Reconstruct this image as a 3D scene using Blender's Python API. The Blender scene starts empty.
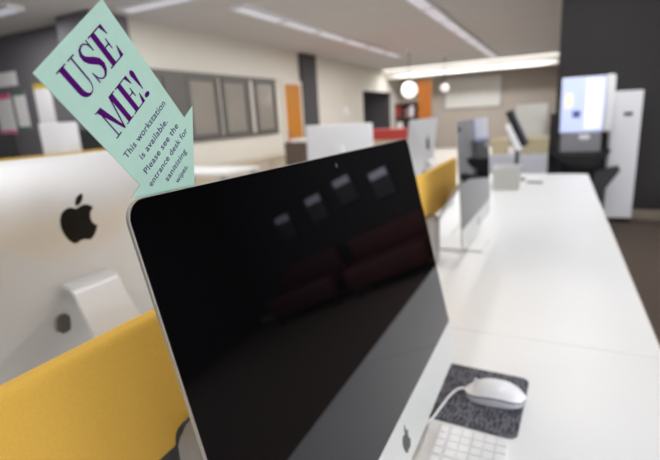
import bpy, bmesh, math, random
from mathutils import Vector, Matrix
random.seed(4)
S = bpy.context.scene
C = S.collection
PI = math.pi

# ------------------------------------------------------------------ materials
def lin(c):
    return tuple(((v/255)/12.92 if v/255 <= .04045 else ((v/255+.055)/1.055)**2.4) for v in c)

def mat(name, rgb, rough=.5, metal=0., var=.04, scale=30., bump=0., spec=.5, emit=None, estr=0.,
        trans=0., ior=1.45, tint=None, coat=0., stretch=None, alpha=1.):
    m = bpy.data.materials.new(name); m.use_nodes = True
    nt = m.node_tree; b = nt.nodes['Principled BSDF']
    c = lin(rgb)
    tc = nt.nodes.new('ShaderNodeTexCoord'); src = tc.outputs['Object']
    if stretch:
        mp = nt.nodes.new('ShaderNodeMapping'); mp.inputs['Scale'].default_value = stretch
        nt.links.new(src, mp.inputs['Vector']); src = mp.outputs['Vector']
    nz = nt.nodes.new('ShaderNodeTexNoise'); nz.inputs['Scale'].default_value = scale
    nz.inputs['Detail'].default_value = 4
    nt.links.new(src, nz.inputs['Vector'])
    rp = nt.nodes.new('ShaderNodeValToRGB')
    rp.color_ramp.elements[0].position = .3; rp.color_ramp.elements[1].position = .7
    rp.color_ramp.elements[0].color = tuple(v*(1-var) for v in c)+(1,)
    rp.color_ramp.elements[1].color = tuple(min(1, v*(1+var)) for v in c)+(1,)
    nt.links.new(nz.outputs['Fac'], rp.inputs['Fac'])
    nt.links.new(rp.outputs['Color'], b.inputs['Base Color'])
    b.inputs['Roughness'].default_value = rough
    b.inputs['Metallic'].default_value = metal
    b.inputs['Specular IOR Level'].default_value = spec
    b.inputs['IOR'].default_value = ior
    b.inputs['Transmission Weight'].default_value = trans
    b.inputs['Coat Weight'].default_value = coat
    b.inputs['Alpha'].default_value = alpha
    if tint: b.inputs['Specular Tint'].default_value = tuple(tint)+(1,)
    if bump:
        bp = nt.nodes.new('ShaderNodeBump'); bp.inputs['Strength'].default_value = bump
        bp.inputs['Distance'].default_value = .002
        nt.links.new(nz.outputs['Fac'], bp.inputs['Height']); nt.links.new(bp.outputs['Normal'], b.inputs['Normal'])
    if emit:
        b.inputs['Emission Color'].default_value = lin(emit)+(1,); b.inputs['Emission Strength'].default_value = estr
    return m

M = dict(
 alu   = mat('anodised_aluminium', (226,225,223), .36, .5, .01, 200),
 alu_s = mat('satin_aluminium_stand', (236,235,233), .38, .2, .01, 200),
 alu_r = mat('aluminium_rim', (168,164,157), .4, .55, .01, 200),
 alu_f = mat('satin_aluminium_front', (214,215,212), .42, .35, .01, 200),
 glass = mat('black_screen_glass', (6,6,7), .02, 0, .0, 10, spec=.5, ior=1.5, tint=(.92,.87,1.0)),
 logo  = mat('black_logo_gloss', (13,13,14), .35, 0, .1, 40, spec=.25),
 logo_g= mat('dark_grey_logo', (70,72,74), .3, .3, .05, 40),
 hole  = mat('dark_socket', (98,96,92), .5),
 desk  = mat('white_laminate', (240,240,239), .38, 0, .006, 6),
 edge  = mat('tan_edge_band', (176,160,140), .5, 0, .05, 60),
 dleg  = mat('grey_desk_steel', (150,150,152), .4, .5),
 yel   = mat('yellow_wool_felt', (231,183,78), .9, 0, .04, 500, .06),
 yelf  = mat('pale_yellow_felt', (214,176,84), .9, 0, .06, 420, .2),
 brk   = mat('grey_bracket_plastic', (150,146,140), .45),
 brkb  = mat('black_bracket_rim', (32,31,30), .5),
 mint  = mat('mint_card', (172,205,190), .85, 0, .015, 150, spec=.15),
 ink   = mat('purple_ink', (76,10,96), .9, 0, .03, 80, spec=.08),
 ink2  = mat('violet_ink', (66,34,96), .9, 0, .03, 80, spec=.08),
 white = mat('white_plastic', (240,240,242), .25, 0, .005, 10, coat=.2),
 greyp = mat('pale_grey_plastic', (200,200,208), .4),
 dgrey = mat('dark_grey_plastic', (60,60,64), .5),
 black = mat('black_plastic', (20,20,22), .5),
 greyw = mat('white_keyboard_plate', (226,226,227), .45),
 keyw  = mat('white_key_plastic', (243,243,243), .4),
 ceil  = mat('ceiling_tile', (196,193,191), .95, 0, .02, 60, .1),
 cream = mat('cream_wall_paint', (214,209,198), .9, 0, .012, 4),
 char  = mat('charcoal_wall_paint', (51,49,49), .85, 0, .02, 4),
 slate = mat('slate_wall_paint', (104,101,106), .85, 0, .02, 4),
 charb = mat('charcoal_column_paint', (70,68,70), .8, 0, .03, 6),
 back  = mat('taupe_wall_paint', (168,158,148), .9, 0, .02, 3),
 bulk  = mat('white_bulkhead_paint', (236,232,224), .8, 0, .01, 4),
 floor = mat('brown_carpet', (86,73,64), .95, 0, .22, 140, .5),
 lino  = mat('beige_linoleum', (214,207,198), .6, 0, .04, 12),
 base  = mat('beige_baseboard', (150,138,122), .7),
 frame = mat('grey_window_frame', (98,94,90), .5, .2),
 pane  = mat('frosted_office_pane', (142,136,127), .15, 0, .05, 3),
 orange= mat('orange_oak_veneer', (184,118,24), .5, 0, .12, 14, stretch=(6,6,.6)),
 wood  = mat('orange_wood_post', (186,110,34), .5, 0, .12, 14, stretch=(6,6,.6)),
 beige = mat('beige_laminate', (190,176,156), .6, 0, .03, 10),
 brown = mat('dark_brown_laminate', (92,78,68), .6, 0, .15, 12),
 red   = mat('red_laminate', (166,54,49), .5, 0, .05, 8),
 maroon= mat('maroon_vinyl', (74,26,26), .6, 0, .1, 8),
 paper = mat('white_paper', (236,234,234), .8, 0, .02, 30),
 pink  = mat('pink_paper', (226,92,140), .8), green = mat('green_paper', (64,120,84), .8),
 yellow_p = mat('yellow_paper', (206,172,56), .8),
 wb    = mat('whiteboard_enamel', (206,204,198), .3, 0, .01, 4),
 olive = mat('olive_fabric', (184,174,142), .9, 0, .08, 60),
 sand  = mat('sand_cardboard', (204,188,154), .85, 0, .04, 40),
 silver= mat('silver_kiosk_panel', (150,149,152), .35, .5, .03, 30),
 clear = mat('cloudy_clear_plastic', (232,230,222), .3, 0, .01, 10, trans=.45),
 book  = mat('dark_book_cloth', (52,44,46), .8, 0, .5, 9), book2 = mat('mauve_book_cloth', (150,116,124), .8, 0, .4, 9),
 lit   = mat('fluorescent_diffuser', (226,228,236), .5, emit=(226,228,250), estr=.45),
 lits  = mat('bright_tube_diffuser', (240,240,240), .5, emit=(255,250,242), estr=1.6),
 globe = mat('glowing_opal_globe', (245,242,240), .4, emit=(255,250,246), estr=2.2),
 globe2= mat('dim_pink_globe', (245,235,235), .4, emit=(255,236,232), estr=1.0),
 scr   = mat('lit_blue_screen', (190,200,240), .3, emit=(190,203,255), estr=.95),
 scrw  = mat('lit_white_screen_block', (240,240,250), .3, emit=(240,243,255), estr=1.0),
 scry  = mat('lit_yellow_screen_block', (240,236,190), .3, emit=(244,238,196), estr=.9),
 scrd  = mat('dim_blue_screen_icon', (80,84,130), .3, emit=(88,92,140), estr=.7),
 fill_pane   = mat('fill_glow_pane', (230,235,240), .3, emit=(246,248,255), estr=9.5),  # glow of the added right-hand windows, fills in upright surfaces
 fill_pane2  = mat('dim_fill_glow_pane', (230,235,240), .3, emit=(246,248,255), estr=2.5),  # weaker fill glow for the added rear windows
 scrg  = mat('pale_gleam_panel', (210,214,228), .3, emit=(214,218,235), estr=.35),  # glow of the added panels mirrored in the black screen
)

def pad_material():
    m = mat('patterned_mouse_pad', (74,74,80), .8, 0, .1, 60)
    nt = m.node_tree; b = nt.nodes['Principled BSDF']
    tc = nt.nodes.new('ShaderNodeTexCoord')
    v = nt.nodes.new('ShaderNodeTexVoronoi'); v.feature = 'DISTANCE_TO_EDGE'; v.inputs['Scale'].default_value = 34
    w = nt.nodes.new('ShaderNodeTexWave'); w.inputs['Scale'].default_value = 38; w.inputs['Distortion'].default_value = 9
    nt.links.new(tc.outputs['Object'], v.inputs['Vector']); nt.links.new(tc.outputs['Object'], w.inputs['Vector'])
    mu = nt.nodes.new('ShaderNodeMath'); mu.operation = 'MULTIPLY'
    nt.links.new(v.outputs['Distance'], mu.inputs[0]); nt.links.new(w.outputs['Fac'], mu.inputs[1])
    rp = nt.nodes.new('ShaderNodeValToRGB')
    rp.color_ramp.elements[0].position = .02; rp.color_ramp.elements[0].color = lin((104,104,113))+(1,)
    rp.color_ramp.elements[1].position = .05; rp.color_ramp.elements[1].color = lin((56,56,63))+(1,)
    nt.links.new(mu.outputs[0], rp.inputs['Fac']); nt.links.new(rp.outputs['Color'], b.inputs['Base Color'])
    return m
M['pad'] = pad_material()

def ceiling_material():
    m = M['ceil']; nt = m.node_tree; b = nt.nodes['Principled BSDF']
    tc = nt.nodes.new('ShaderNodeTexCoord'); br = nt.nodes.new('ShaderNodeTexBrick')
    br.offset = 0; br.inputs['Scale'].default_value = 1
    br.inputs['Brick Width'].default_value = .6; br.inputs['Row Height'].default_value = .6
    br.inputs['Mortar Size'].default_value = .008
    c = lin((196,193,191))
    br.inputs['Color1'].default_value = c+(1,); br.inputs['Color2'].default_value = tuple(v*.98 for v in c)+(1,)
    br.inputs['Mortar'].default_value = tuple(v*.9 for v in c)+(1,)
    nt.links.new(tc.outputs['Object'], br.inputs['Vector']); nt.links.new(br.outputs['Color'], b.inputs['Base Color'])
ceiling_material()

# ------------------------------------------------------------------ mesh helpers
def obj(name, bm, m, parent=None, smooth=False, loc=None, rot=None):
    bmesh.ops.recalc_face_normals(bm, faces=bm.faces)
    me = bpy.data.meshes.new(name); bm.to_mesh(me); bm.free()
    if smooth:
        for p in me.polygons: p.use_smooth = True
    o = bpy.data.objects.new(name, me); C.objects.link(o)
    me.materials.append(m)
    if parent: o.parent = parent
    if loc: o.location = loc
    if rot: o.rotation_euler = rot
    if smooth:
        try: me.set_sharp_from_angle(angle=math.radians(40))
        except Exception: pass
    return o

def tag(o, label=None, cat=None, group=None, kind=None):
    if label: o['label'] = label
    if cat: o['category'] = cat
    if group: o['group'] = group
    if kind: o['kind'] = kind
    return o

def thing(name, label, cat, loc=(0,0,0), rotz=0., group=None):
    o = bpy.data.objects.new(name, None); C.objects.link(o)
    o.empty_display_size = .05
    o.location = loc; o.rotation_euler = (0,0,rotz)
    return tag(o, label, cat, group)

def dup(root, loc, rotz, label, group=None):
    r = root.copy(); C.objects.link(r); r.location = loc; r.rotation_euler = (0,0,rotz); r['label'] = label
    if group: r['group'] = group
    for ch in list(root.children):
        c = ch.copy(); C.objects.link(c); c.parent = r
        for g in list(ch.children):
            d = g.copy(); C.objects.link(d); d.parent = c
    return r

def box(bm, x0, x1, y0, y1, z0, z1, bev=0., seg=2):
    t = bmesh.new()
    bmesh.ops.create_cube(t, size=1)
    for v in t.verts:
        v.co = Vector((x0+(v.co.x+.5)*(x1-x0), y0+(v.co.y+.5)*(y1-y0), z0+(v.co.z+.5)*(z1-z0)))
    if bev: bmesh.ops.bevel(t, geom=t.edges[:], offset=bev, segments=seg, profile=.5, affect='EDGES')
    me = bpy.data.meshes.new('t'); t.to_mesh(me); t.free(); bm.from_mesh(me); bpy.data.meshes.remove(me)
    return bm

def bx(*a, **k):
    return box(bmesh.new(), *a, **k)

def cyl(bm, p, q, r, n=20, r2=None):
    p = Vector(p); q = Vector(q); d = q-p
    mtx = Matrix.Translation((p+q)/2) @ d.to_track_quat('Z','Y').to_matrix().to_4x4()
    bmesh.ops.create_cone(bm, cap_ends=True, segments=n, radius1=r, radius2=r if r2 is None else r2, depth=d.length, matrix=mtx)
    return bm

def sphere(bm, c, r, sc=(1,1,1), n=24):
    bmesh.ops.create_uvsphere(bm, u_segments=n, v_segments=n//2, radius=r,
        matrix=Matrix.Translation(c) @ Matrix.Diagonal((*sc,1)))
    return bm

def tube(bm, pts, r, n=10):
    pts = [Vector(p) for p in pts]; rings = []
    up = Vector((0,0,1))
    for i, p in enumerate(pts):
        d = (pts[min(i+1,len(pts)-1)]-pts[max(i-1,0)]).normalized()
        a = d.cross(up); a = a.normalized() if a.length > 1e-4 else Vector((1,0,0)); b = a.cross(d)
        rings.append([bm.verts.new(p+r*(math.cos(t)*a+math.sin(t)*b)) for t in [2*PI*k/n for k in range(n)]])
    for A, B in zip(rings, rings[1:]):
        for k in range(n): bm.faces.new((A[k], A[(k+1)%n], B[(k+1)%n], B[k]))
    bm.faces.new(rings[0]); bm.faces.new(rings[-1][::-1])
    return bm

def rrect(y0, y1, z0, z1, rt, rb, n=8):
    """rounded rectangle outline: rt top corner radius, rb bottom corner radius"""
    out = []
    for (cy, cz, r, a0) in ((y1-rt, z1-rt, rt, 0), (y0+rt, z1-rt, rt, 90), (y0+rb, z0+rb, rb, 180), (y1-rb, z0+rb, rb, 270)):
        for k in range(n+1):
            a = math.radians(a0+90*k/n); out.append((cy+r*math.cos(a), cz+r*math.sin(a)))
    return out

def prism(bm, outline, f, t0, t1):
    """outline of 2-D points extruded from t0 to t1; f maps (a, b, t) to a point"""
    A = [bm.verts.new(f(a, b, t0)) for a, b in outline]; B = [bm.verts.new(f(a, b, t1)) for a, b in outline]
    n = len(A)
    bm.faces.new(A[::-1]); bm.faces.new(B)
    for k in range(n): bm.faces.new((A[k], A[(k+1)%n], B[(k+1)%n], B[k]))
    return bm

def bez(p0, p1, p2, p3, n=8):
    return [tuple((1-t)**3*a+3*(1-t)**2*t*b+3*(1-t)*t*t*c+t**3*d for a,b,c,d in zip(p0,p1,p2,p3)) for t in [k/n for k in range(1,n+1)]]

def fruit_outlines():
    """bitten fruit with its leaf, in a box of about 24 units, y down"""
    def path(start, segs):
        x, y = start; pts = [(x, y)]
        for s in segs:
            q = [(x+s[i], y+s[i+1]) for i in (0,2,4)]
            pts += bez((x,y), *q); x, y = q[2]
        return pts[:-1]
    body = path((12.152,6.896), [(-.948,0,-2.415,-1.078,-3.96,-1.04),(-2.04,.027,-3.91,1.183,-4.961,3.014),(-2.117,3.675,-.546,9.103,1.519,12.09),
        (1.013,1.454,2.208,3.09,3.792,3.039),(1.52,-.065,2.09,-.987,3.935,-.987),(1.831,0,2.35,.987,3.96,.948),(1.637,-.026,2.676,-1.48,3.676,-2.948),
        (1.156,-1.688,1.636,-3.325,1.662,-3.415),(-.039,-.013,-3.182,-1.221,-3.22,-4.857),(-.026,-3.04,2.48,-4.494,2.597,-4.559),
        (-1.429,-2.09,-3.623,-2.324,-4.39,-2.376),(-2,-.156,-3.675,1.09,-4.61,1.09)])
    leaf = path((15.53,3.83), [(.843,-1.012,1.4,-2.427,1.245,-3.83),(-1.207,.052,-2.662,.805,-3.532,1.818),(-.78,.896,-1.454,2.338,-1.273,3.714),(1.338,.104,2.715,-.688,3.56,-1.702)])
    return [[(x-12, 12-y) for x, y in o] for o in (body, leaf)]

# ------------------------------------------------------------------ camera (24 mm lens, slightly rolled)
cd = bpy.data.cameras.new('camera'); cam = bpy.data.objects.new('camera', cd); C.objects.link(cam)
yaw, pitch, roll = 0.463877, 0.2409998, -0.0565966
f = Vector((-math.sin(yaw)*math.cos(pitch), math.cos(yaw)*math.cos(pitch), -math.sin(pitch)))
r = Vector((math.cos(yaw), math.sin(yaw), 0)); u = r.cross(f)
r2 = r*math.cos(roll)+u*math.sin(roll); u2 = -r*math.sin(roll)+u*math.cos(roll)
mw = Matrix((r2, u2, -f)).transposed().to_4x4(); mw.translation = (0.159609, -0.208129, 1.280935)
cam.matrix_world = mw
cd.sensor_width = 36; cd.lens = 36*457.586/660; cd.clip_start = .02; cd.clip_end = 100
cd.dof.use_dof = True; cd.dof.focus_distance = .35; cd.dof.aperture_fstop = 5.4
S.camera = cam

# ------------------------------------------------------------------ the room
H = 2.7
def struct(name, bm, m, parent=None, label=None):
    o = obj(name, bm, m, parent)
    if parent is None: o['kind'] = 'structure'
    if label: o['label'] = label
    return o
struct('floor', bx(-.2, 5.2, -4.2, 5.75, -.1, 0), M['floor'])
fl = bx(-9.2, -.2, -4.2, 17.2, -.1, 0); box(fl, -.2, 5.2, 5.75, 17.2, -.1, 0)
struct('floor', fl, M['lino'])
struct('ceiling', bx(-9.2, 5.2, -4.2, 17.2, H, H+.1), M['ceil'])
DW = .12
struct('wall_right', bx(5, 5+DW, -4, 5.7, 0, H), M['char'])
struct('wall_rear', bx(-9, 5, -4-DW, -4, 0, H), M['char'])
struct('wall_annex', bx(-9-DW, -9, -4, 4.2, 0, H), M['char'])
struct('wall_notice', bx(-9, -5.62, 4.2, 4.2+DW, 0, H), M['slate'])
struct('wall_front', bx(.13, 5+DW, 5.7, 5.7+DW, 0, H), M['char'])
struct('wall_front_side', bx(.13, .13+DW, 5.7+DW, 16.5, 0, H), M['char'])
struct('wall_back', bx(-5.1, .13+DW, 16.5, 16.5+DW, 0, H), M['back'])
struct('baseboard_front', bx(.13, 5, 5.68, 5.7, 0, .11, bev=.004), M['base'])
# left wall with a doorway into the book room
w = bx(-5.1-DW, -5.1, 4.5, 13.0, 0, H); box(w, -5.1-DW, -5.1, 15.85, 16.5, 0, H); box(w, -5.1-DW, -5.1, 13.0, 15.85, 2.0, H)
struct('wall_left', w, M['cream'])
w = bx(-6.6, -6.48, 12.9, 15.95, 0, 2.3); box(w, -6.48, -5.22, 12.9, 13.0, 0, 2.3); box(w, -6.48, -5.22, 15.85, 15.95, 0, 2.3); box(w, -6.6, -5.22, 12.9, 15.95, 2.2, 2.3)
struct('wall_alcove', w, M['charb'])
struct('pillar', bx(-5.62, -4.98, 3.93, 4.5, 0, H, bev=.01), M['slate'])
struct('column', bx(-5.1, -5.0, 9.2, 9.88, 0, H, bev=.01), M['charb'])
# bulkhead at the far end
struct('beam', bx(-5.1, .13, 15.1, 15.4, 2.42, H), M['bulk'])
# office windows in the left wall
wy = [4.66, 5.05, 5.60, 6.22, 6.46, 7.08, 7.44, 8.04]
for i in range(4):
    y0, y1 = wy[2*i], wy[2*i+1]
    wdw = thing('window_%d' % (i+1), None, None); wdw['kind'] = 'structure'
    fr = bmesh.new(); z0, z1 = 1.07, 2.04
    a, b = y0-.07, y1+.07
    box(fr, -5.1, -5.05, a, y0, z0, z1); box(fr, -5.1, -5.05, y1, b, z0, z1)
    box(fr, -5.1, -5.05, y0, y1, z1-.06, z1); box(fr, -5.1, -5.05, y0, y1, z0, z0+.05)
    struct('window_frame', fr, M['frame'], wdw)
    struct('window_pane', bx(-5.098, -5.085, y0, y1, z0+.05, z1-.06), M['pane'], wdw)
tr = bx(-5.1, -5.06, 4.5, 8.15, 2.04, 2.09); box(tr, -5.1, -5.06, 4.5, 8.15, 1.02, 1.07); box(tr, -5.1, -5.06, 4.5, 4.59, 1.07, 2.04); box(tr, -5.1, -5.06, 5.12, 5.53, 1.07, 2.04); box(tr, -5.1, -5.06, 7.15, 7.22, 1.07, 2.04)
struct('trim_1', tr, M['frame'])
# unseen windows added on the right, glowing to light the upright surfaces
for i, (y0, y1) in enumerate(((-3.4,-1.7),(-1.5,.2),(.4,2.1),(2.3,3.8))):
    wdw = thing('window_%d' % (i+5), None, None); wdw['kind'] = 'structure'
    fr = bx(4.94,5,y0-.06,y0,.9,2.5); box(fr,4.94,5,y1,y1+.06,.9,2.5); box(fr,4.94,5,y0,y1,2.44,2.5); box(fr,4.94,5,y0,y1,.9,.96)
    struct('window_frame', fr, M['frame'], wdw)
    struct('window_pane', bx(4.985,4.998,y0,y1,.96,2.44), M['fill_pane'], wdw)
for i, (x0, x1) in enumerate(((-1.5,.3),(.5,2.3),(2.5,4.3))):  # more unseen windows added at the rear, lighting what faces the camera
    wdw = thing('window_%d' % (i+9), None, None); wdw['kind'] = 'structure'
    fr = bx(x0-.06,x0,-4,-3.94,.9,2.5); box(fr,x1,x1+.06,-4,-3.94,.9,2.5); box(fr,x0,x1,-4,-3.94,2.44,2.5); box(fr,x0,x1,-4,-3.94,.9,.96)
    struct('window_frame', fr, M['frame'], wdw)
    struct('window_pane', bx(x0,x1,-3.998,-3.985,.96,2.44), M['fill_pane2'], wdw)
# orange door
d1 = thing('door_1', None, None); d1['kind'] = 'structure'
struct('door_panel', bx(-5.1, -5.06, 8.44, 9.12, 0, 2.02, bev=.004), M['orange'], d1)
fr = bx(-5.1, -5.05, 8.36, 8.44, 0, 2.1); box(fr, -5.1, -5.05, 9.12, 9.2, 0, 2.1); box(fr, -5.1, -5.05, 8.44, 9.12, 2.02, 2.1)
struct('door_frame', fr, M['cream'], d1)
struct('door_handle', cyl(bmesh.new(), (-5.06,8.52,1.0), (-5.0,8.52,1.0), .03), M['silver'], d1)

# ------------------------------------------------------------------ ceiling lights
def area(x, y, sx, sy, power, spread=150, z=H-.05, rz=0):  # serves the visible fittings and the added fill lights
    l = bpy.data.lights.new('tube_and_fill_light', 'AREA'); l.shape = 'RECTANGLE'; l.size = sx; l.size_y = sy
    l.energy = power; l.color = (.975, .985, 1); l.spread = math.radians(spread)
    o = bpy.data.objects.new('tube_and_fill_light', l); C.objects.link(o); o.location = (x, y, z); o.rotation_euler = (0,0,rz)
def fixture():
    t = thing('ceiling_light', 'x', 'ceiling light', (0,0,H), 0, 'recessed fluorescent ceiling lights')
    fr = bx(-.10,.10,-.53,-.5,-.05,0); box(fr,-.10,.10,.5,.53,-.05,0); box(fr,-.10,-.085,-.5,.5,-.05,0); box(fr,.085,.10,-.5,.5,-.05,0)
    obj('frame', fr, M['white'], t)
    obj('diffuser', bx(-.085,.085,-.5,.5,-.04,-.02), M['lit'], t)
    return t
spots = []
for k in range(6): spots.append((-3.5, 5.40+1.12*k, 0, 'fluorescent ceiling light in the row along the cream wall, %s from the orange door end' % ['sixth','fifth','fourth','third','second','first'][k]))
for k in range(8): spots.append((-1.54, 6.05+1.08*k, 0, 'fluorescent ceiling light in the row towards the charcoal wall, %s from the bright far beam' % ['eighth','seventh','sixth','fifth','fourth','third','second','first'][k]))
spots.append((-5.92, 3.32, PI/2, 'short bright ceiling light above the dark notice wall'))
spots.append((-4.1, 4.14, PI/2, 'ceiling light lying crosswise above the charcoal pillar'))
fx = None
for (x, y, rz, lab) in spots:
    if fx is None:
        fx = fixture(); fx.location = (x,y,H); fx.rotation_euler = (0,0,rz); fx['label'] = lab
    else: dup(fx, (x,y,H), rz, lab)
    area(x, y, .16, .95, 48 if x < -5 else 24, 180, rz=rz)
# unseen fill lights added overhead, with fittings like the visible rows
for x in (-3.5, -1.54, .45, 2.4):
    for y in (-2.4, -.6, 1.2, 3.0, 4.6):
        if x < 0 and y > 4: continue
        dup(fx, (x,y,H), 0, 'unseen fill light added overhead near the camera, above the frame', 'fill lights added above the frame')
        area(x, y, .16, .95, (8 if x > 0 else 13)*((2.6 if y > 4 else 1.85) if y > 1 and x > 0 else 1), 180)
# fill light added in the dark doorway, then bright tubes below the far bulkhead
dup(fx, (-5.9,14.4,2.2), 0, 'fill light added inside the dark doorway alcove, above the bookcase')
area(-5.9, 14.4, .16, .95, 14, 180, z=2.145)
t = thing('strip_light', 'long bright strip light running across the far end under the beam', 'ceiling light', (-2.45, 14.75, H))
obj('housing', bx(-2.6,2.55,-.1,.1,-.03,0), M['white'], t)
obj('diffuser', bx(-2.58,2.53,-.08,.08,-.1,-.03), M['lits'], t)
for x in (-4,-2.4,-.8): area(x, 14.75, 1.4, .15, 50, 180, z=H-.12)

# ------------------------------------------------------------------ desks
DZ = .73
def desktop(name, x0, x1, y0, y1, label):
    t = thing(name, label, 'desk', ((x0+x1)/2, (y0+y1)/2, 0), 0, 'white worktops of the long shared desk')
    hx, hy = (x1-x0)/2, (y1-y0)/2
    obj('worktop', bx(-hx+.002, hx-.002, -hy+.001, hy-.001, DZ-.03, DZ, bev=.002), M['desk'], t)
    obj('edge_band', bx(hx-.002, hx+.0005, -hy+.001, hy-.001, DZ-.03, DZ-.002), M['edge'], t)
    for s in (-1, 1):
        obj('leg', bx(-hx+.06, hx-.06, s*(hy-.1)-.02, s*(hy-.1)+.02, 0, DZ-.03, bev=.003), M['dleg'], t)
    return t
names = ['nearest stretch of white desk under the black screen and keyboard', 'middle stretch of white desk under the second black screen', 'far end of the white desk, carrying the clear tub and the pen']
namesl = ['white desk behind the near yellow divider, under the back of the computer', 'white desk behind the far end of the yellow divider', 'far white desk beyond the yellow divider, left of the clear tub']
for k in range(3):
    y0 = -.62+1.53*k
    desktop('desk', -.25, .40, y0, y0+1.53, names[k])
    desktop('desk', -1.25, -.25, y0, y0+1.53, namesl[k])

def divider(name, label, loc, rz, L, zb, zt, m, brk):
    t = thing(name, label, 'desk divider', loc, rz, 'yellow felt desk dividers')
    obj('felt_panel', bx(-.013, .013, -L/2, L/2, zb, zt, bev=.009, seg=4), m, t, smooth=True)
    for y in brk:
        b = obj('bracket', bx(-.05, .05, y-.055, y+.055, DZ, zb+.025, bev=.022, seg=5), M['brk'], t, smooth=True)
        obj('bracket_trim', bx(-.05, .022, y-.060, y+.060, DZ, zb+.031, bev=.02, seg=4), M['brkb'], b, smooth=True)
    return t
L = 2.45
divider('desk_divider', 'mustard yellow felt divider running along the desk behind the black screen', (-.263, 1.965-L/2, 0), 0, L, .886, 1.068, M['yel'], (.2-(1.965-L/2), 1.41-(1.965-L/2)))

# ------------------------------------------------------------------ all-in-one computers
PH, PW, CH, ZB, HR = .44, .65, .068, .075, .016
def computer(name, label, tilt, logo_h=.305, loc=(0,0,DZ), rotz=0, glass='glass'):
    """front faces local +x; bottom of panel ZB above the desk; s across, h up the panel, o outwards"""
    t = thing(name, label, 'computer', loc, rotz, 'slim aluminium all-in-one computers')
    st, ct = math.sin(tilt), math.cos(tilt)
    def P(s, h, o): return Vector((-h*st+o*ct, s, ZB+h*ct+o*st))
    # enclosure: front face, thin rim, domed back
    bm = bmesh.new(); W2 = PW/2
    def ring(fac, o, cz=.2):
        pts = []
        for y, z in rrect(-W2, W2, 0, PH, HR, HR*.7, 8): pts.append(bm.verts.new(P(y*fac, cz+(z-cz)*fac, o)))
        return pts
    rings = [ring(1-.0012/W2, 0), ring(1, -.0008), ring(1, -.0032)]
    for fac in (.985, .95, .88, .78, .66, .52, .38, .24, .1):
        rings.append(ring(fac, -.0037-.037*(1-fac**2.1)))
    def skin(bm, rings):
        for A, B in zip(rings, rings[1:]):
            n = len(A)
            for k in range(n): bm.faces.new((A[k], A[(k+1)%n], B[(k+1)%n], B[k]))
    skin(bm, rings[2:]); bm.faces.new(rings[-1])
    bmesh.ops.delete(bm, geom=[v for v in bm.verts if not v.link_faces], context='VERTS')
    obj('back_shell', bm, M['alu'], t, smooth=True)
    bm = bmesh.new(); rings = [ring(1-.0006/W2, 0), ring(1, -.0006), ring(1, -.0032)]
    skin(bm, rings); bm.faces.new(rings[0])
    obj('front_rim', bm, M['alu_r'], t, smooth=True)
    # satin front chin
    obj('chin', prism(bmesh.new(), rrect(-W2+.001, W2-.001, .001, CH, .0005, HR*.7-.001), lambda a,b,o: P(a,b,o), 0, .0006), M['alu_f'], t)
    g = obj('screen', prism(bmesh.new(), rrect(-W2+.0008, W2-.0008, CH+.0004, PH-.0007, HR-.0006, .0008), lambda a,b,o: P(a,b,o), 0, .0008), M[glass], t)
    obj('webcam', prism(bmesh.new(), [(.003*math.cos(a), PH-.014+.003*math.sin(a)) for a in [2*PI*k/16 for k in range(16)]], lambda a,b,o: P(a,b,o), .0007, .001), M['dgrey'], g)
    bm = bmesh.new()
    for o_ in fruit_outlines(): prism(bm, o_, lambda a,b,o: P(a*.00145, .034+b*.00145, o), .0006, .0010)
    obj('chin_logo', bm, M['logo_g'], t)
    bm = bmesh.new()
    FL = [1,.985,.95,.88,.78,.66,.52,.38,.24,.1]; DL = [-.0032]+[-.0037-.037*(1-q**2.1) for q in FL[1:]]
    def fac_d(s, h):
        q = max(abs(s)/W2, (h-.2)/(PH-.2) if h > .2 else (.2-h)/.2)
        for i in range(len(FL)-1):
            if q >= FL[i+1]: return DL[i]+(DL[i+1]-DL[i])*(FL[i]-q)/(FL[i]-FL[i+1])
        return DL[-1]
    for o_ in fruit_outlines(): prism(bm, o_, lambda a,b,o: P(-a*.0038, logo_h+b*.0038, fac_d(0, logo_h+b*.0038)+o), -.0009, .004)
    obj('back_logo', bm, M['logo'], t)
    obj('power_socket', prism(bmesh.new(), rrect(-.011,.011,0,.036,.008,.008,8), lambda a,b,o: P(a+.056, .105+b, o), -.045, -.02), M['hole'], t)
    # stand: bent plate, rear of panel down to the desk and forward to the foot
    hz = ZB+.158; hx = -.158*st-.03
    prof = [(hx+.01, hz+.030), (hx-.020, hz+.034), (hx-.036, hz+.029), (hx-.046, hz+.016), (hx-.052, hz),
            (-.205, .045), (-.214, .018), (-.208, .006), (-.190, .0042), (.03, .0042)]
    th = [.004,.004,.004,.004,.004,.004,.004,.0042,.0042,.003]
    wd = [.050,.050,.050,.050,.050,.060,.064,.09,.092,.092]
    bm = bmesh.new(); rows = []
    for i, (x, z) in enumerate(prof):
        a = Vector(prof[max(i-1,0)]); b = Vector(prof[min(i+1,len(prof)-1)]); d = (b-a).normalized(); nn = Vector((-d.y, d.x))
        rows.append([bm.verts.new((x+sg*th[i]*nn.x, sy*wd[i], max(0.0002, z+sg*th[i]*nn.y))) for sg, sy in ((1,-1),(1,1),(-1,1),(-1,-1))])
    for A, B in zip(rows, rows[1:]):
        for k in range(4): bm.faces.new((A[k], A[(k+1)%4], B[(k+1)%4], B[k]))
    bm.faces.new(rows[0]); bm.faces.new(rows[-1])
    obj('stand', bm, M['alu_s'], t, smooth=True)
    return t
TILT = .2215
computer('desktop_computer', 'large black-screened aluminium desktop computer facing the keyboard, mint sign behind its corner', TILT, loc=(0, .325, DZ))
computer('desktop_computer', 'silver computer seen from behind over the yellow divider, black fruit logo in full view', .15, .322, (-.74, .352, DZ), PI)
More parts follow.
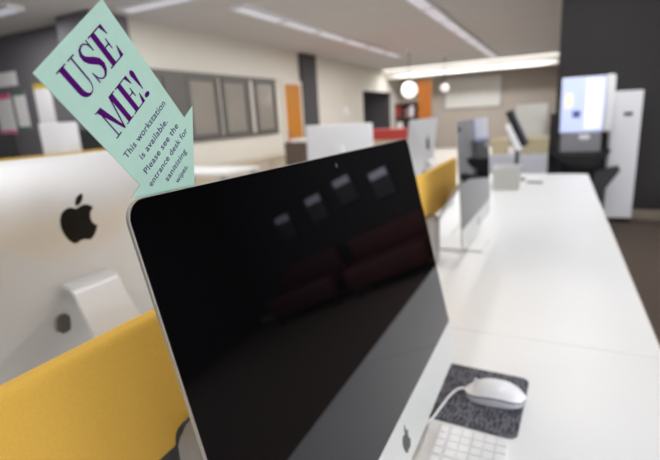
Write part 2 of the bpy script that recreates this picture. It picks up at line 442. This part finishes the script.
computer('desktop_computer', 'second screen along the white desk, glossy and pale with reflections', .055, loc=(-.11, 1.70, DZ), rotz=-.018)
computer('desktop_computer', 'pale silver computer back rising beyond the far end of the yellow divider', .10, loc=(-.60, 2.56, DZ), rotz=PI)

# ------------------------------------------------------------------ the mint arrow sign
A = Vector((-0.09687944, -0.04289008, 1.31299302)); ea = Vector((0.0524318, 0.73480592, 0.67624786)); eb = Vector((-0.08544391, 0.67799701, -0.73008177))
nn = Vector((0.99496243, 0.01950176, -0.0983333))
sign = thing('arrow_sign', 'mint green paper arrow with purple USE ME! lettering, stuck behind the black screen corner', 'sign', tuple(A+ea*.0335+eb*.143))
org = sign.location.copy()
def SP(a, b, o): return A+ea*(a*.001)+eb*(b*.001)+nn*(o*.001)-org
outline = [(0,0),(67,0),(67,98),(80,98),(33.5,145),(-11.5,98),(.3,98)]
obj('arrow_card', prism(bmesh.new(), outline, SP, -.6, 0), M['mint'], sign)
tab = bmesh.new()
prism(tab, [(27,130),(38,130),(36,153),(28,153)], SP, -.9, -.55)
obj('paper_tab', tab, M['mint'], sign)

class Ink:
    def __init__(s): s.bm = bmesh.new()
    def poly(s, pts, x, y, k, kx):                    # unit glyph points, cap height 1, y up
        vs = [s.bm.verts.new(SP(x+px*k*kx, y-py*k, .12)) for px, py in pts]
        try: s.bm.faces.new(vs)
        except ValueError: pass
    def quadstrip(s, L, R, x, y, k, kx):
        for i in range(len(L)-1): s.poly([L[i], R[i], R[i+1], L[i+1]], x, y, k, kx)
def rect(x0, x1, y0, y1): return [(x0,y0),(x1,y0),(x1,y1),(x0,y1)]
def ribbon(pts, ws):
    L = []; R = []
    for i, p in enumerate(pts):
        a = pts[max(i-1,0)]; b = pts[min(i+1,len(pts)-1)]; dx, dy = b[0]-a[0], b[1]-a[1]; l = math.hypot(dx,dy) or 1
        L.append((p[0]-dy/l*ws[i]/2, p[1]+dx/l*ws[i]/2)); R.append((p[0]+dy/l*ws[i]/2, p[1]-dx/l*ws[i]/2))
    return L, R
def glyph(ink, g, x, y, k, kx):
    R = lambda *a: ink.poly(rect(*a), x, y, k, kx)
    T = lambda *a: ink.poly(list(a), x, y, k, kx)
    if g == 'U':
        R(.09,.26,.24,1); R(.545,.595,.26,1); R(0,.35,.96,1); R(.44,.69,.96,1)
        Lo = []; Li = []
        for i in range(17):
            a = PI+PI*i/16
            Lo.append((.3375+.2475*math.cos(a), .26+.275*math.sin(a))); Li.append((.402+.143*math.cos(a), .26+.225*math.sin(a)))
        ink.quadstrip(Lo, Li, x, y, k, kx); return .72
    if g == 'S':
        sp = [(.49,.74),(.455,.89),(.37,.975),(.28,.985),(.17,.94),(.115,.83),(.13,.71),(.21,.60),(.32,.50),(.42,.39),(.455,.26),(.41,.11),(.31,.02),(.21,.015),(.11,.09),(.05,.27)]
        ws = [.035,.038,.042,.05,.07,.105,.145,.18,.195,.18,.145,.10,.06,.045,.038,.035]
        ink.quadstrip(*ribbon(sp, ws), x, y, k, kx)
        R(.47,.51,.68,1.0); R(.03,.07,0,.33); return .57
    if g == 'E':
        R(.09,.26,0,1); R(0,.56,.96,1); R(0,.58,0,.04); R(.26,.42,.48,.52)
        T((.57,1),(.45,.97),(.545,.70),(.575,.70)); T((.59,0),(.46,.03),(.565,.32),(.595,.32)); T((.39,.515),(.41,.66),(.44,.66),(.44,.34),(.41,.34),(.39,.485)); return .66
    if g == 'M':
        R(.11,.155,0,1); T((.05,1),(.26,1),(.485,.02),(.42,0)); T((.415,0),(.465,0),(.705,1),(.655,1)); R(.66,.83,0,1)
        R(0,.26,0,.04); R(.57,.92,0,.04); R(0,.2,.96,1); R(.7,.92,.96,1); return .97
    if g == '!':
        L = []; Rr = []
        for i in range(15):
            t = i/14; h = 1-.70*t; wv = .085*math.sqrt(max(0, 1-(1-min(1,t/.22))**2)) if t < .22 else .085-(.072*(t-.22)/.78)
            L.append((.12-wv, h)); Rr.append((.12+wv, h))
        ink.quadstrip(L, Rr, x, y, k, kx)
        T(*[(.12+.115*math.cos(2*PI*i/18), .075+.075*math.sin(2*PI*i/18)) for i in range(18)]); return .28
ink = Ink()
def word(s, x0, x1, base, k):
    adv = {'U':.72,'S':.57,'E':.66,'M':.97,'!':.28}; kx = (x1-x0)/(k*(sum(adv[c] for c in s)))
    x = x0
    for c in s: x += glyph(ink, c, x, base, k, kx)*k*kx
word('USE', 10.0, 57.2, 31.0, 22.6)
word('ME!', 11.0, 55.5, 62.5, 22.0)
obj('headline_lettering', ink.bm, M['ink'], sign)

# notice lettering from the built-in font, flattened into one mesh
nb = bmesh.new()
lines = [('This workstation', 33.0, 77.4, 53.5), ('is available.', 33.4, 87.7, 37.0), ('Please see the', 33.6, 97.6, 47.5),
         ('entrance desk for', 33.8, 107.3, 56.0), ('sanitizing', 34.0, 117.4, 30.5), ('wipes.', 33.2, 127.0, 17.5)]
dg = None
for s, cx, base, wd in lines:
    cu = bpy.data.curves.new('t', 'FONT'); cu.body = s; cu.size = 1; cu.align_x = 'LEFT'; cu.offset = .009; cu.space_character = 1.06
    to = bpy.data.objects.new('t', cu); C.objects.link(to)
    bpy.context.view_layer.update()
    me = bpy.data.meshes.new_from_object(to.evaluated_get(bpy.context.evaluated_depsgraph_get()))
    xs = [v.co.x for v in me.vertices]; x0, x1 = min(xs), max(xs)
    for v in me.vertices:
        v.co = SP(cx-wd/2+(v.co.x-x0)/(x1-x0)*wd, base-v.co.y*6.9, .12)
    nb.from_mesh(me); bpy.data.meshes.remove(me); bpy.data.objects.remove(to); bpy.data.curves.remove(cu)
obj('notice_lettering', nb, M['ink2'], sign)

# ------------------------------------------------------------------ mouse pad, mouse, keyboard
padt = obj('mouse_pad', prism(bmesh.new(), rrect(-.11,.11,-.1,.1,.016,.016), lambda a,b,t: Vector((a,b,t)), 0, .003), M['pad'], loc=(.022,.625,DZ), rot=(0,0,-.05))
tag(padt, 'dark slate mouse pad with paler scribbled pattern lying under the white mouse', 'mouse pad')

ms = thing('computer_mouse', 'glossy white wired mouse resting on the dark mouse pad', 'mouse', (.078,.628,DZ+.003), .05)
def mouse_shell(z0, z1f, inset=0., zcut=None):
    bm = bmesh.new(); rows = []
    N, K = 22, 16
    for i in range(N+1):
        tt = -1+2*i/N; tt = max(-.999, min(.999, tt)); x = .0565*tt
        wy_ = (.0305-inset)*(1-abs(tt)**3.2)**.5
        prof_z = .006+.030*(1-abs((tt-.08)/1.08)**2.4)
        row = []
        for k in range(K+1):
            a = PI*k/K
            row.append((x, wy_*math.cos(a), prof_z*math.sin(a)**.62))
        rows.append(row)
    return rows
rows = mouse_shell(0,0)
def part_shell(lo, hi, infl):
    bm = bmesh.new(); N = len(rows); grid = []
    for row in rows:
        top = max(p[2] for p in row); g = []
        for p in row:
            z = p[2]
            # split line rises towards the tail
            zs = .011+.006*math.cos(p[0]/.0565*1.9)
            if hi: z = max(z, zs)
            else: z = min(z, zs)
            s = 1.0 if hi else .965
            g.append(bm.verts.new((p[0]*s, p[1]*s, z)))
        grid.append(g)
    for A_, B_ in zip(grid, grid[1:]):
        for k in range(len(A_)-1): bm.faces.new((A_[k], A_[k+1], B_[k+1], B_[k]))
    for A_ in grid: pass
    bm.faces.new([g[0] for g in grid]+[g[-1] for g in reversed(grid)])
    bmesh.ops.remove_doubles(bm, verts=bm.verts, dist=1e-6)
    return bm
obj('top_shell', part_shell(0, True, 0), M['white'], ms, smooth=True)
obj('base', part_shell(0, False, 0), M['greyp'], ms, smooth=True)
seam = []
for s in (1,):
    pts = []
    for i in range(49):
        a = 2*PI*i/48; tt = max(-.995, min(.995, math.cos(a))); x = .0565*tt
        yy = .0305*(1-abs(tt)**3.2)**.5*(1 if math.sin(a) >= 0 else -1)*.985
        pts.append((x*.985, yy, .0105+.006*math.cos(x/.0565*1.9)))
    obj('seam', tube(bmesh.new(), pts, .0013, 6), M['dgrey'], ms)
obj('scroll_ball', sphere(bmesh.new(), (-.035, 0, .0325), .0038), M['greyp'], ms, smooth=True)
cable = []
for p in bez((-.056,0,.010), (-.076,-.004,.014), (-.086,-.05,.004), (-.099,-.097,.0025), 14)+bez((-.099,-.097,.0025), (-.106,-.12,.002), (-.13,-.15,-.0005), (-.17,-.17,-.0008), 10): cable.append(p)
obj('cable', tube(bmesh.new(), [(-.052,0,.011)]+cable, .0021, 10), M['white'], ms, smooth=True)

kb = thing('keyboard', 'flat white keyboard on the desk below the black screen', 'keyboard', (.054,.296,DZ), 0)
obj('base_plate', prism(bmesh.new(), rrect(-.215,.215,-.057,.057,.006,.006), lambda a,b,t: Vector((b,a,t)), .0, .006), M['greyw'], kb)
# user sits at +x: rows run along y, the number block is at the +y end
def key(x0, x1, y0, y1):
    obj('key', bx(x0, x1, y0, y1, .006, .0082, bev=.0006, seg=1), M['keyw'], kb)
P_ = .0190; g = .0015
ys = .210
rows_x = [-.050+.0187*i for i in range(6)]
for ri, rx in enumerate(rows_x):
    xa, xb = rx, rx+(.0165 if ri else .0125)
    for c in range(4):                       # number block
        y1 = ys-c*P_; key(xa, xb, y1-P_+g, y1)
    if ri not in (3,):
        for c in range(3):                   # navigation block
            y1 = ys-.080-c*P_; key(xa, xb, y1-P_+g, y1)
    y1 = ys-.141; y0 = -.211
    if ri == 5:
        for wv in (.024,.022,.020,.098,.020,.022,.024,.0):
            if wv: key(xa, xb, y1-wv+g, y1); y1 -= wv
        for wv in (.022, .018):
            if y1-wv >= y0: key(xa, xb, y1-wv+g, y1); y1 -= wv
    else:
        n = [10, 11, 11, 10, 10][ri]; wv = (y1-y0)/n
        for c in range(n): key(xa, xb, y1-wv+g, y1); y1 -= wv

# ------------------------------------------------------------------ things on and beyond the far end of the desk
tb = thing('storage_tub', 'cloudy clear plastic tub standing on the far end of the white desk', 'tub', (-.14, 3.2, DZ))
w = bmesh.new()
box(w,-.085,-.08,-.08,.08,0,.15); box(w,.08,.085,-.08,.08,0,.15); box(w,-.08,.08,-.08,-.075,0,.15); box(w,-.08,.08,.075,.08,0,.15); box(w,-.08,.08,-.075,.075,0,.005)
obj('tub_wall', w, M['clear'], tb)
obj('rim', box(box(bx(-.09,.09,-.085,-.075,.15,.157), -.09,.09,.075,.085,.15,.157), -.09,-.08,-.075,.075,.15,.157), M['white'], tb)
pn = thing('pen', 'black pen lying on the white desk right of the clear tub', 'pen', (.033, 3.45, DZ+.006), 0)
obj('barrel', cyl(bmesh.new(), (-.055,0,0), (.045,0,0), .006, 12), M['black'], pn); obj('tip', cyl(bmesh.new(), (.045,0,0), (.06,0,0), .006, 12, .001), M['silver'], pn)

td = thing('tilted_display', 'small black display tilted back on a dark post behind the clear tub', 'display', (-.11, 3.62, DZ))
def TP(a, b, t): # b up the slope
    return Vector((.04-.44*b*1.0+t*.9, a, .255+.9*b+t*.44))
obj('black_front', prism(bmesh.new(), rrect(-.12,.12,0,.285,.01,.01), TP, 0, .04), M['black'], td)
obj('white_housing', prism(bmesh.new(), rrect(-.125,.115,-.012,.20,.02,.02), TP, -.04, -.0005), M['white'], td)
obj('post', cyl(bmesh.new(), (.0,0,.008), (.0,0,.27), .016), M['dgrey'], td); obj('foot', cyl(bmesh.new(), (0,0,0), (0,0,.008), .07, 28), M['dgrey'], td)

cb = thing('cabinet', 'low grey cabinet just beyond the far end of the white desk', 'cabinet', (-.19, 5.12, 0))
obj('body', bx(-.30,.27,-.18,.18,0,.80,bev=.006), M['greyp'], cb); obj('door', bx(-.29,-.02,-.195,-.18,.03,.78,bev=.003), M['greyp'], cb); obj('door', bx(-.01,.26,-.195,-.18,.03,.78,bev=.003), M['greyp'], cb)
ob = thing('fabric_bin', 'olive fabric bin on the grey cabinet below the white panel', 'bin', (-.045, 5.10, .80))
obj('bin_body', bx(-.13,.13,-.12,.12,0,.155,bev=.012), M['olive'], ob); obj('rim', bx(-.134,.134,-.124,.124,.14,.165,bev=.004), M['sand'], ob)
sb = thing('storage_box', 'small sand coloured box on the grey cabinet left of the olive bin', 'box', (-.385, 5.08, .80))
obj('box_body', bx(-.075,.075,-.1,.1,0,.12,bev=.004), M['sand'], sb); obj('lid', bx(-.08,.08,-.105,.105,.12,.165,bev=.006), M['sand'], sb)
wp = thing('display_panel', 'upright off-white panel standing behind the olive bin', 'panel', (-.10, 5.27, .80))
obj('board', bx(-.155,.155,-.012,.012,.02,.50,bev=.006), M['wb'], wp); obj('foot', bx(-.12,.12,-.03,.03,0,.02,bev=.003), M['greyp'], wp)
bc = thing('speaker_column', 'narrow black column standing between the off-white panel and the kiosk', 'column speaker', (.13, 5.25, 0))
obj('body', bx(-.045,.045,-.08,.08,.03,1.19,bev=.01), M['black'], bc); obj('base', bx(-.06,.06,-.12,.12,0,.03,bev=.004), M['dgrey'], bc)

# kiosk
kk = thing('self_service_kiosk', 'self-service kiosk with a glowing pale blue screen before the charcoal wall', 'kiosk', (.38, 5.24, 0))
obj('column', bx(-.17,.20,.02,.20,.02,.80,bev=.01), M['black'], kk); obj('base', bx(-.2,.24,-.1,.24,0,.02,bev=.004), M['black'], kk)
sc_ = obj('monitor', bx(-.205,.19,-.03,.03,.985,1.535,bev=.01), M['white'], kk)
obj('screen', bx(-.195,.18,-.034,-.03,1.0,1.525), M['scr'], sc_)
obj('screen_page', bx(.02,.165,-.037,-.034,1.03,1.50), M['scrw'], sc_); obj('yellow_notice', bx(-.165,-.10,-.037,-.034,1.24,1.38), M['scry'], sc_); obj('dark_icon', bx(-.09,-.02,-.037,-.034,1.14,1.21), M['scrd'], sc_)
obj('side_panel', bx(.18,.265,-.08,.06,.99,1.54,bev=.025,seg=4), M['white'], kk, smooth=True)
obj('neck_panel', bx(-.19,.18,-.02,.05,.79,.985,bev=.006), M['silver'], kk)
obj('scanner_light', prism(bmesh.new(), [(.03+.055*math.cos(2*PI*i/24), .945+.026*math.sin(2*PI*i/24)) for i in range(24)], lambda a,b,t: Vector((a,t,b)), -.035, -.02), M['white'], kk)
sh = bmesh.new(); prism(sh, [(-.26,.80),(-.20,.72),(-.05,.66),(.10,.66),(.22,.74),(.26,.82),(.10,.78),(-.1,.78)], lambda a,b,t: Vector((a,t,b)), -.22, .02)
obj('shelf', sh, M['black'], kk)
ar = bmesh.new(); prism(ar, [(.12,.36),(.20,.36),(.36,.62),(.34,.66),(.14,.60)], lambda a,b,t: Vector((a,t,b)), -.16, -.06)
obj('card_holder', ar, M['dgrey'], kk)
tw = thing('white_cabinet', 'tall plain white cabinet right of the glowing kiosk', 'cabinet', (.812, 5.52, 0), .06)
obj('body', bx(-.15,.112,-.02,.15,.05,1.38,bev=.01), M['white'], tw); obj('plinth', bx(-.1,.1,-.01,.14,0,.05), M['black'], tw); obj('slot', bx(-.045,.03,-.024,-.02,1.13,1.165), M['black'], tw)
# lit panels added out of view to put small gleams in the black screen
for i, (x, z) in enumerate(((1.95,1.36),(2.5,1.5),(3.05,1.45),(3.7,1.4))):
    t = thing('gleam_display', 'unseen lit panel added on the charcoal wall for screen gleams, %s to the right of the white cabinet' % ['first','second','third','fourth'][i], 'display', (x,5.7,z), 0, 'lit panels added along the charcoal wall')
    obj('casing', bx(-.15,.15,-.03,0,-.30,.10,bev=.005), M['dgrey'], t); obj('screen', bx(-.13,.13,-.033,-.03,-.02,.08), M['scrg'], t)

for i, x in enumerate((2.15, 3.55)):  # unseen benches added so the black screen has something red to mirror
    t = thing('bench', 'unseen maroon bench added by the charcoal wall for screen reflections, %s from the white cabinet' % ['first','second'][i], 'bench', (x, 5.3, 0), 0, 'maroon benches added along the charcoal wall')
    obj('seat', bx(-.6,.6,-.3,.3,.14,.42,bev=.03), M['maroon'], t, smooth=True); obj('backrest', bx(-.6,.6,.2,.34,.42,.74,bev=.03), M['maroon'], t, smooth=True)
    for sx in (-.52,.52):
        for sy in (-.24,.24): obj('leg', bx(sx-.02,sx+.02,sy-.02,sy+.02,0,.14), M['black'], t)
# ------------------------------------------------------------------ left side of the room
def desk2(label, x0, x1, y0, y1):
    t = thing('table', label, 'table', ((x0+x1)/2,(y0+y1)/2,0)); hx, hy = (x1-x0)/2, (y1-y0)/2
    obj('tabletop', bx(-hx,hx,-hy,hy,DZ-.035,DZ,bev=.003), M['desk'], t)
    for sx in (-1,1):
        for sy in (-1,1): obj('leg', bx(sx*(hx-.06)-.025,sx*(hx-.06)+.025,sy*(hy-.06)-.025,sy*(hy-.06)+.025,0,DZ-.035), M['dleg'], t)
desk2('white table under the white monitor back beyond the black screen', -2.3, -1.27, 3.3, 4.0)
desk2('white table corner showing right of the mint sign, before the low beige cabinets', -4.7, -3.2, 3.92, 4.62)
desk2('white table behind the yellow divider by the dark notice wall', -4.9, -3.93, 1.4, 3.4)
mt = thing('monitor', 'plain white monitor back standing alone behind the top edge of the black screen', 'monitor', (-1.60, 3.60, DZ), PI/2)
obj('housing', bx(-.03,.0,-.325,.325,.10,.488,bev=.014,seg=4), M['white'], mt, smooth=True)
obj('screen', bx(0,.003,-.31,.31,.115,.475), M['black'], mt)
obj('neck', bx(-.05,-.03,-.05,.05,.01,.30,bev=.004), M['white'], mt); obj('foot', bx(-.12,.08,-.12,.12,0,.01,bev=.003), M['white'], mt)
mt = thing('monitor', 'small white monitor back poking up behind the yellow divider by the notice wall', 'monitor', (-4.34, 2.84, DZ), PI-.6)
obj('housing', bx(-.03,.0,-.17,.17,.25,.65,bev=.014,seg=4), M['white'], mt, smooth=True)
obj('screen', bx(0,.003,-.155,.155,.265,.635), M['black'], mt)
obj('neck', bx(-.05,-.03,-.04,.04,.01,.40,bev=.004), M['white'], mt); obj('foot', bx(-.1,.08,-.1,.1,0,.01,bev=.003), M['white'], mt)
divider('desk_divider', 'yellow felt divider edge in front of the dark notice wall', (-3.9, 2.2, 0), .08, 1.9, .7305, 1.098, M['yelf'], ())
for (x, y, lab) in ((-4.25, 2.12, 'black monitor at the picture edge behind the far yellow divider'), (-4.2, 3.14, 'black monitor beside the pillar and behind the mint sign')):
    t = thing('monitor', lab, 'monitor', (x,y,DZ), -.6, 'black monitors by the notice wall')
    obj('screen', bx(-.02,.02,-.21,.21,.22,.57,bev=.008), M['black'], t); obj('neck', bx(-.03,-.01,-.03,.03,.01,.3), M['black'], t); obj('foot', bx(-.1,.08,-.12,.12,0,.012,bev=.003), M['black'], t)
# notices
def notice(label, x0, x1, z0, z1, bands, tilt=0):
    t = thing('wall_notice', label, 'notice', ((x0+x1)/2, 4.2, (z0+z1)/2), 0, 'notices on the charcoal wall'); hx, hz = (x1-x0)/2, (z1-z0)/2
    obj('sheet', bx(-hx,hx,-.006,0,-hz,hz), M['paper'], t)
    for (m, a, b) in bands: obj('colour_band', bx(-hx,hx,-.008,-.006,a*hz,b*hz), M[m], t)
notice('wide white notice high on the charcoal wall at the picture edge', -7.6, -7.09, 2.0, 2.2, [])
notice('white notice with pink bands on the charcoal wall at the picture edge', -7.75, -7.34, 1.3, 1.9, [('pink',.75,1),('pink',-1,-.8)])
notice('white notice with green top and bottom bands on the charcoal wall', -7.26, -6.98, 1.36, 1.90, [('green',.82,1),('green',-1,-.86)])
notice('white notice with yellow top and bottom bands on the charcoal wall', -6.74, -6.36, 1.36, 1.98, [('yellow_p',.78,1),('yellow_p',-1,-.86)])
# low beige cabinets under the office windows, brown cabinet, papers, counter
for i, y in enumerate((5.0, 6.05, 7.10)):
    t = thing('low_cabinet', ['low beige cabinet under the office windows, the one nearest the mint sign', 'low beige cabinet under the middle of the office windows', 'low beige cabinet under the office windows, next to the orange door'][i], 'cabinet', (-4.85, y+.5, 0), 0, 'low beige cabinets')
    obj('body', bx(-.22,.2,-.52,.52,0,.58,bev=.004), M['beige'], t); obj('worktop', bx(-.22,.22,-.524,.524,.58,.60), M['beige'], t)
    for s in (-1,1): obj('door', bx(.2,.215,min(s*.01,s*.5),max(s*.01,s*.5),.03,.56,bev=.002), M['beige'], t)
bb = thing('brown_cabinet', 'dark brown cabinet standing near the orange door', 'cabinet', (-4.05, 7.2, 0))
obj('body', bx(-.22,.22,-.2,.2,0,.88,bev=.005), M['brown'], bb); obj('door', bx(-.2,.2,-.212,-.2,.05,.84,bev=.003), M['brown'], bb)
pb = thing('paper_stack', 'stack of white paper on top of the dark brown cabinet', 'paper', (-4.02, 7.2, .88)); obj('sheets', bx(-.16,.2,-.14,.14,0,.05), M['paper'], pb); obj('red_folder', bx(-.2,-.165,-.14,.14,0,.045), M['red'], pb)
rc = thing('service_counter', 'long red-fronted service counter beyond the black screen', 'counter', (-2.95, 9.4, 0))
obj('body', bx(-.95,.75,-.3,.3,0,.76,bev=.004), M['beige'], rc); obj('red_band', bx(-.97,.77,-.33,.33,.76,.94,bev=.01), M['red'], rc); obj('top', bx(-.98,.78,-.34,.34,.94,.97,bev=.004), M['red'], rc)
ts = thing('thermostat', 'small round white thermostat on the cream wall', 'thermostat', (-5.1, 11.7, 1.42)); obj('cover', cyl(bmesh.new(), (0,0,0), (.04,0,0), .12, 24), M['white'], ts); obj('dial', cyl(bmesh.new(), (.04,0,0), (.055,0,0), .07, 24), M['white'], ts)
# book shelves: one in the doorway, one behind the lamp
def shelf(name, label, loc, rz, wdt, hgt, rows_n, zlist, blab):
    t = thing(name, label, 'bookcase', loc, rz)
    for s in (-1,1): obj('side_panel', bx(s*wdt/2-.015,s*wdt/2+.015,-.15,.15,0,hgt), M['brown'], t)
    obj('back_panel', bx(-wdt/2,wdt/2,.14,.15,0,hgt), M['brown'], t)
    for k in range(rows_n+1): obj('shelf', bx(-wdt/2+.015,wdt/2-.015,-.15,.14,k*(hgt-.03)/rows_n,k*(hgt-.03)/rows_n+.03), M['brown'], t)
    proto = None; R_ = Matrix.Rotation(rz, 3, 'Z')
    for k in zlist:
        x = -wdt/2+.03; z = k*(hgt-.03)/rows_n+.03
        while x < wdt/2-.14:
            mm = ['book','book','book2','paper','red'][random.choice((0,0,0,1,1,2,2,3,4))]
            wv = random.uniform(.09,.16); hv = random.uniform(.22,.3)
            p = R_ @ Vector((x+wv/2, -.03, 0)); 
            o = obj('book', bx(-wv/2,wv/2,-.1,.1,0,hv), M[mm], loc=(loc[0]+p.x, loc[1]+p.y, loc[2]+z), rot=(0,0,rz))
            tag(o, blab, 'book', 'books on '+name.replace('_',' ')+' '+blab[-8:])
            x += wv+.004
shelf('bookcase', 'dark bookcase inside the doorway in the cream wall', (-6.25, 14.4, 0), PI/2, 2.2, 2.0, 5, (3,4), 'book on the dark bookcase seen through the doorway')
shelf('bookcase', 'dark bookcase below the glowing globe lamp', (-3.55, 12.6, 0), 0, .75, 1.55, 4, (2,3), 'book on the dark bookcase below the globe lamp')
pc = thing('wooden_post', 'orange wooden post beside the glowing globe lamp', 'post', (-2.72, 11.0, 0)); obj('post', bx(-.14,.14,-.1,.1,0,1.97,bev=.006), M['wood'], pc); obj('cap', bx(-.16,.16,-.12,.12,1.97,2.0,bev=.004), M['wood'], pc)
def globe(label, x, y, z, rr, m):
    t = thing('globe_lamp', label, 'lamp', (x,y,H)); obj('globe', sphere(bmesh.new(), (0,0,z-H), rr), m, t, smooth=True)
    obj('cord', cyl(bmesh.new(), (0,0,z-H+rr*.9), (0,0,-.03), .012, 8), M['dgrey'], t); obj('ceiling_rose', cyl(bmesh.new(), (0,0,-.03), (0,0,0), .06), M['white'], t)
globe('large glowing white globe lamp hanging left of the orange wooden post', -3.1, 11.0, 1.82, .185, M['globe'])
globe('small dim globe lamp hanging right of the orange wooden post', -2.6, 12.6, 1.88, .11, M['globe2'])
wbd = thing('whiteboard', 'large pale whiteboard on the taupe far wall', 'whiteboard', (-2.5, 16.5, 1.85))
obj('board', bx(-.9,.9,-.03,0,-.5,.5), M['wb'], wbd); fr = bx(-.93,.93,-.04,0,.5,.53); box(fr,-.93,.93,-.04,0,-.53,-.5); box(fr,-.93,-.9,-.04,0,-.5,.5); box(fr,.9,.93,-.04,0,-.5,.5); obj('frame', fr, M['silver'], wbd)

# ------------------------------------------------------------------ world, view
wd_ = bpy.data.worlds.new('room_ambient'); S.world = wd_; wd_.use_nodes = True
bg = wd_.node_tree.nodes['Background']; bg.inputs['Color'].default_value = (.8,.85,1,1); bg.inputs['Strength'].default_value = .05
S.view_settings.view_transform = 'Standard'; S.view_settings.look = 'None'; S.view_settings.gamma = 1
S.view_settings.use_curve_mapping = False; S.view_settings.exposure = -0.66
S.cycles.use_denoising = True; S.cycles.max_bounces = 6; S.cycles.sample_clamp_indirect = 4; S.cycles.caustics_reflective = False; S.cycles.caustics_refractive = False
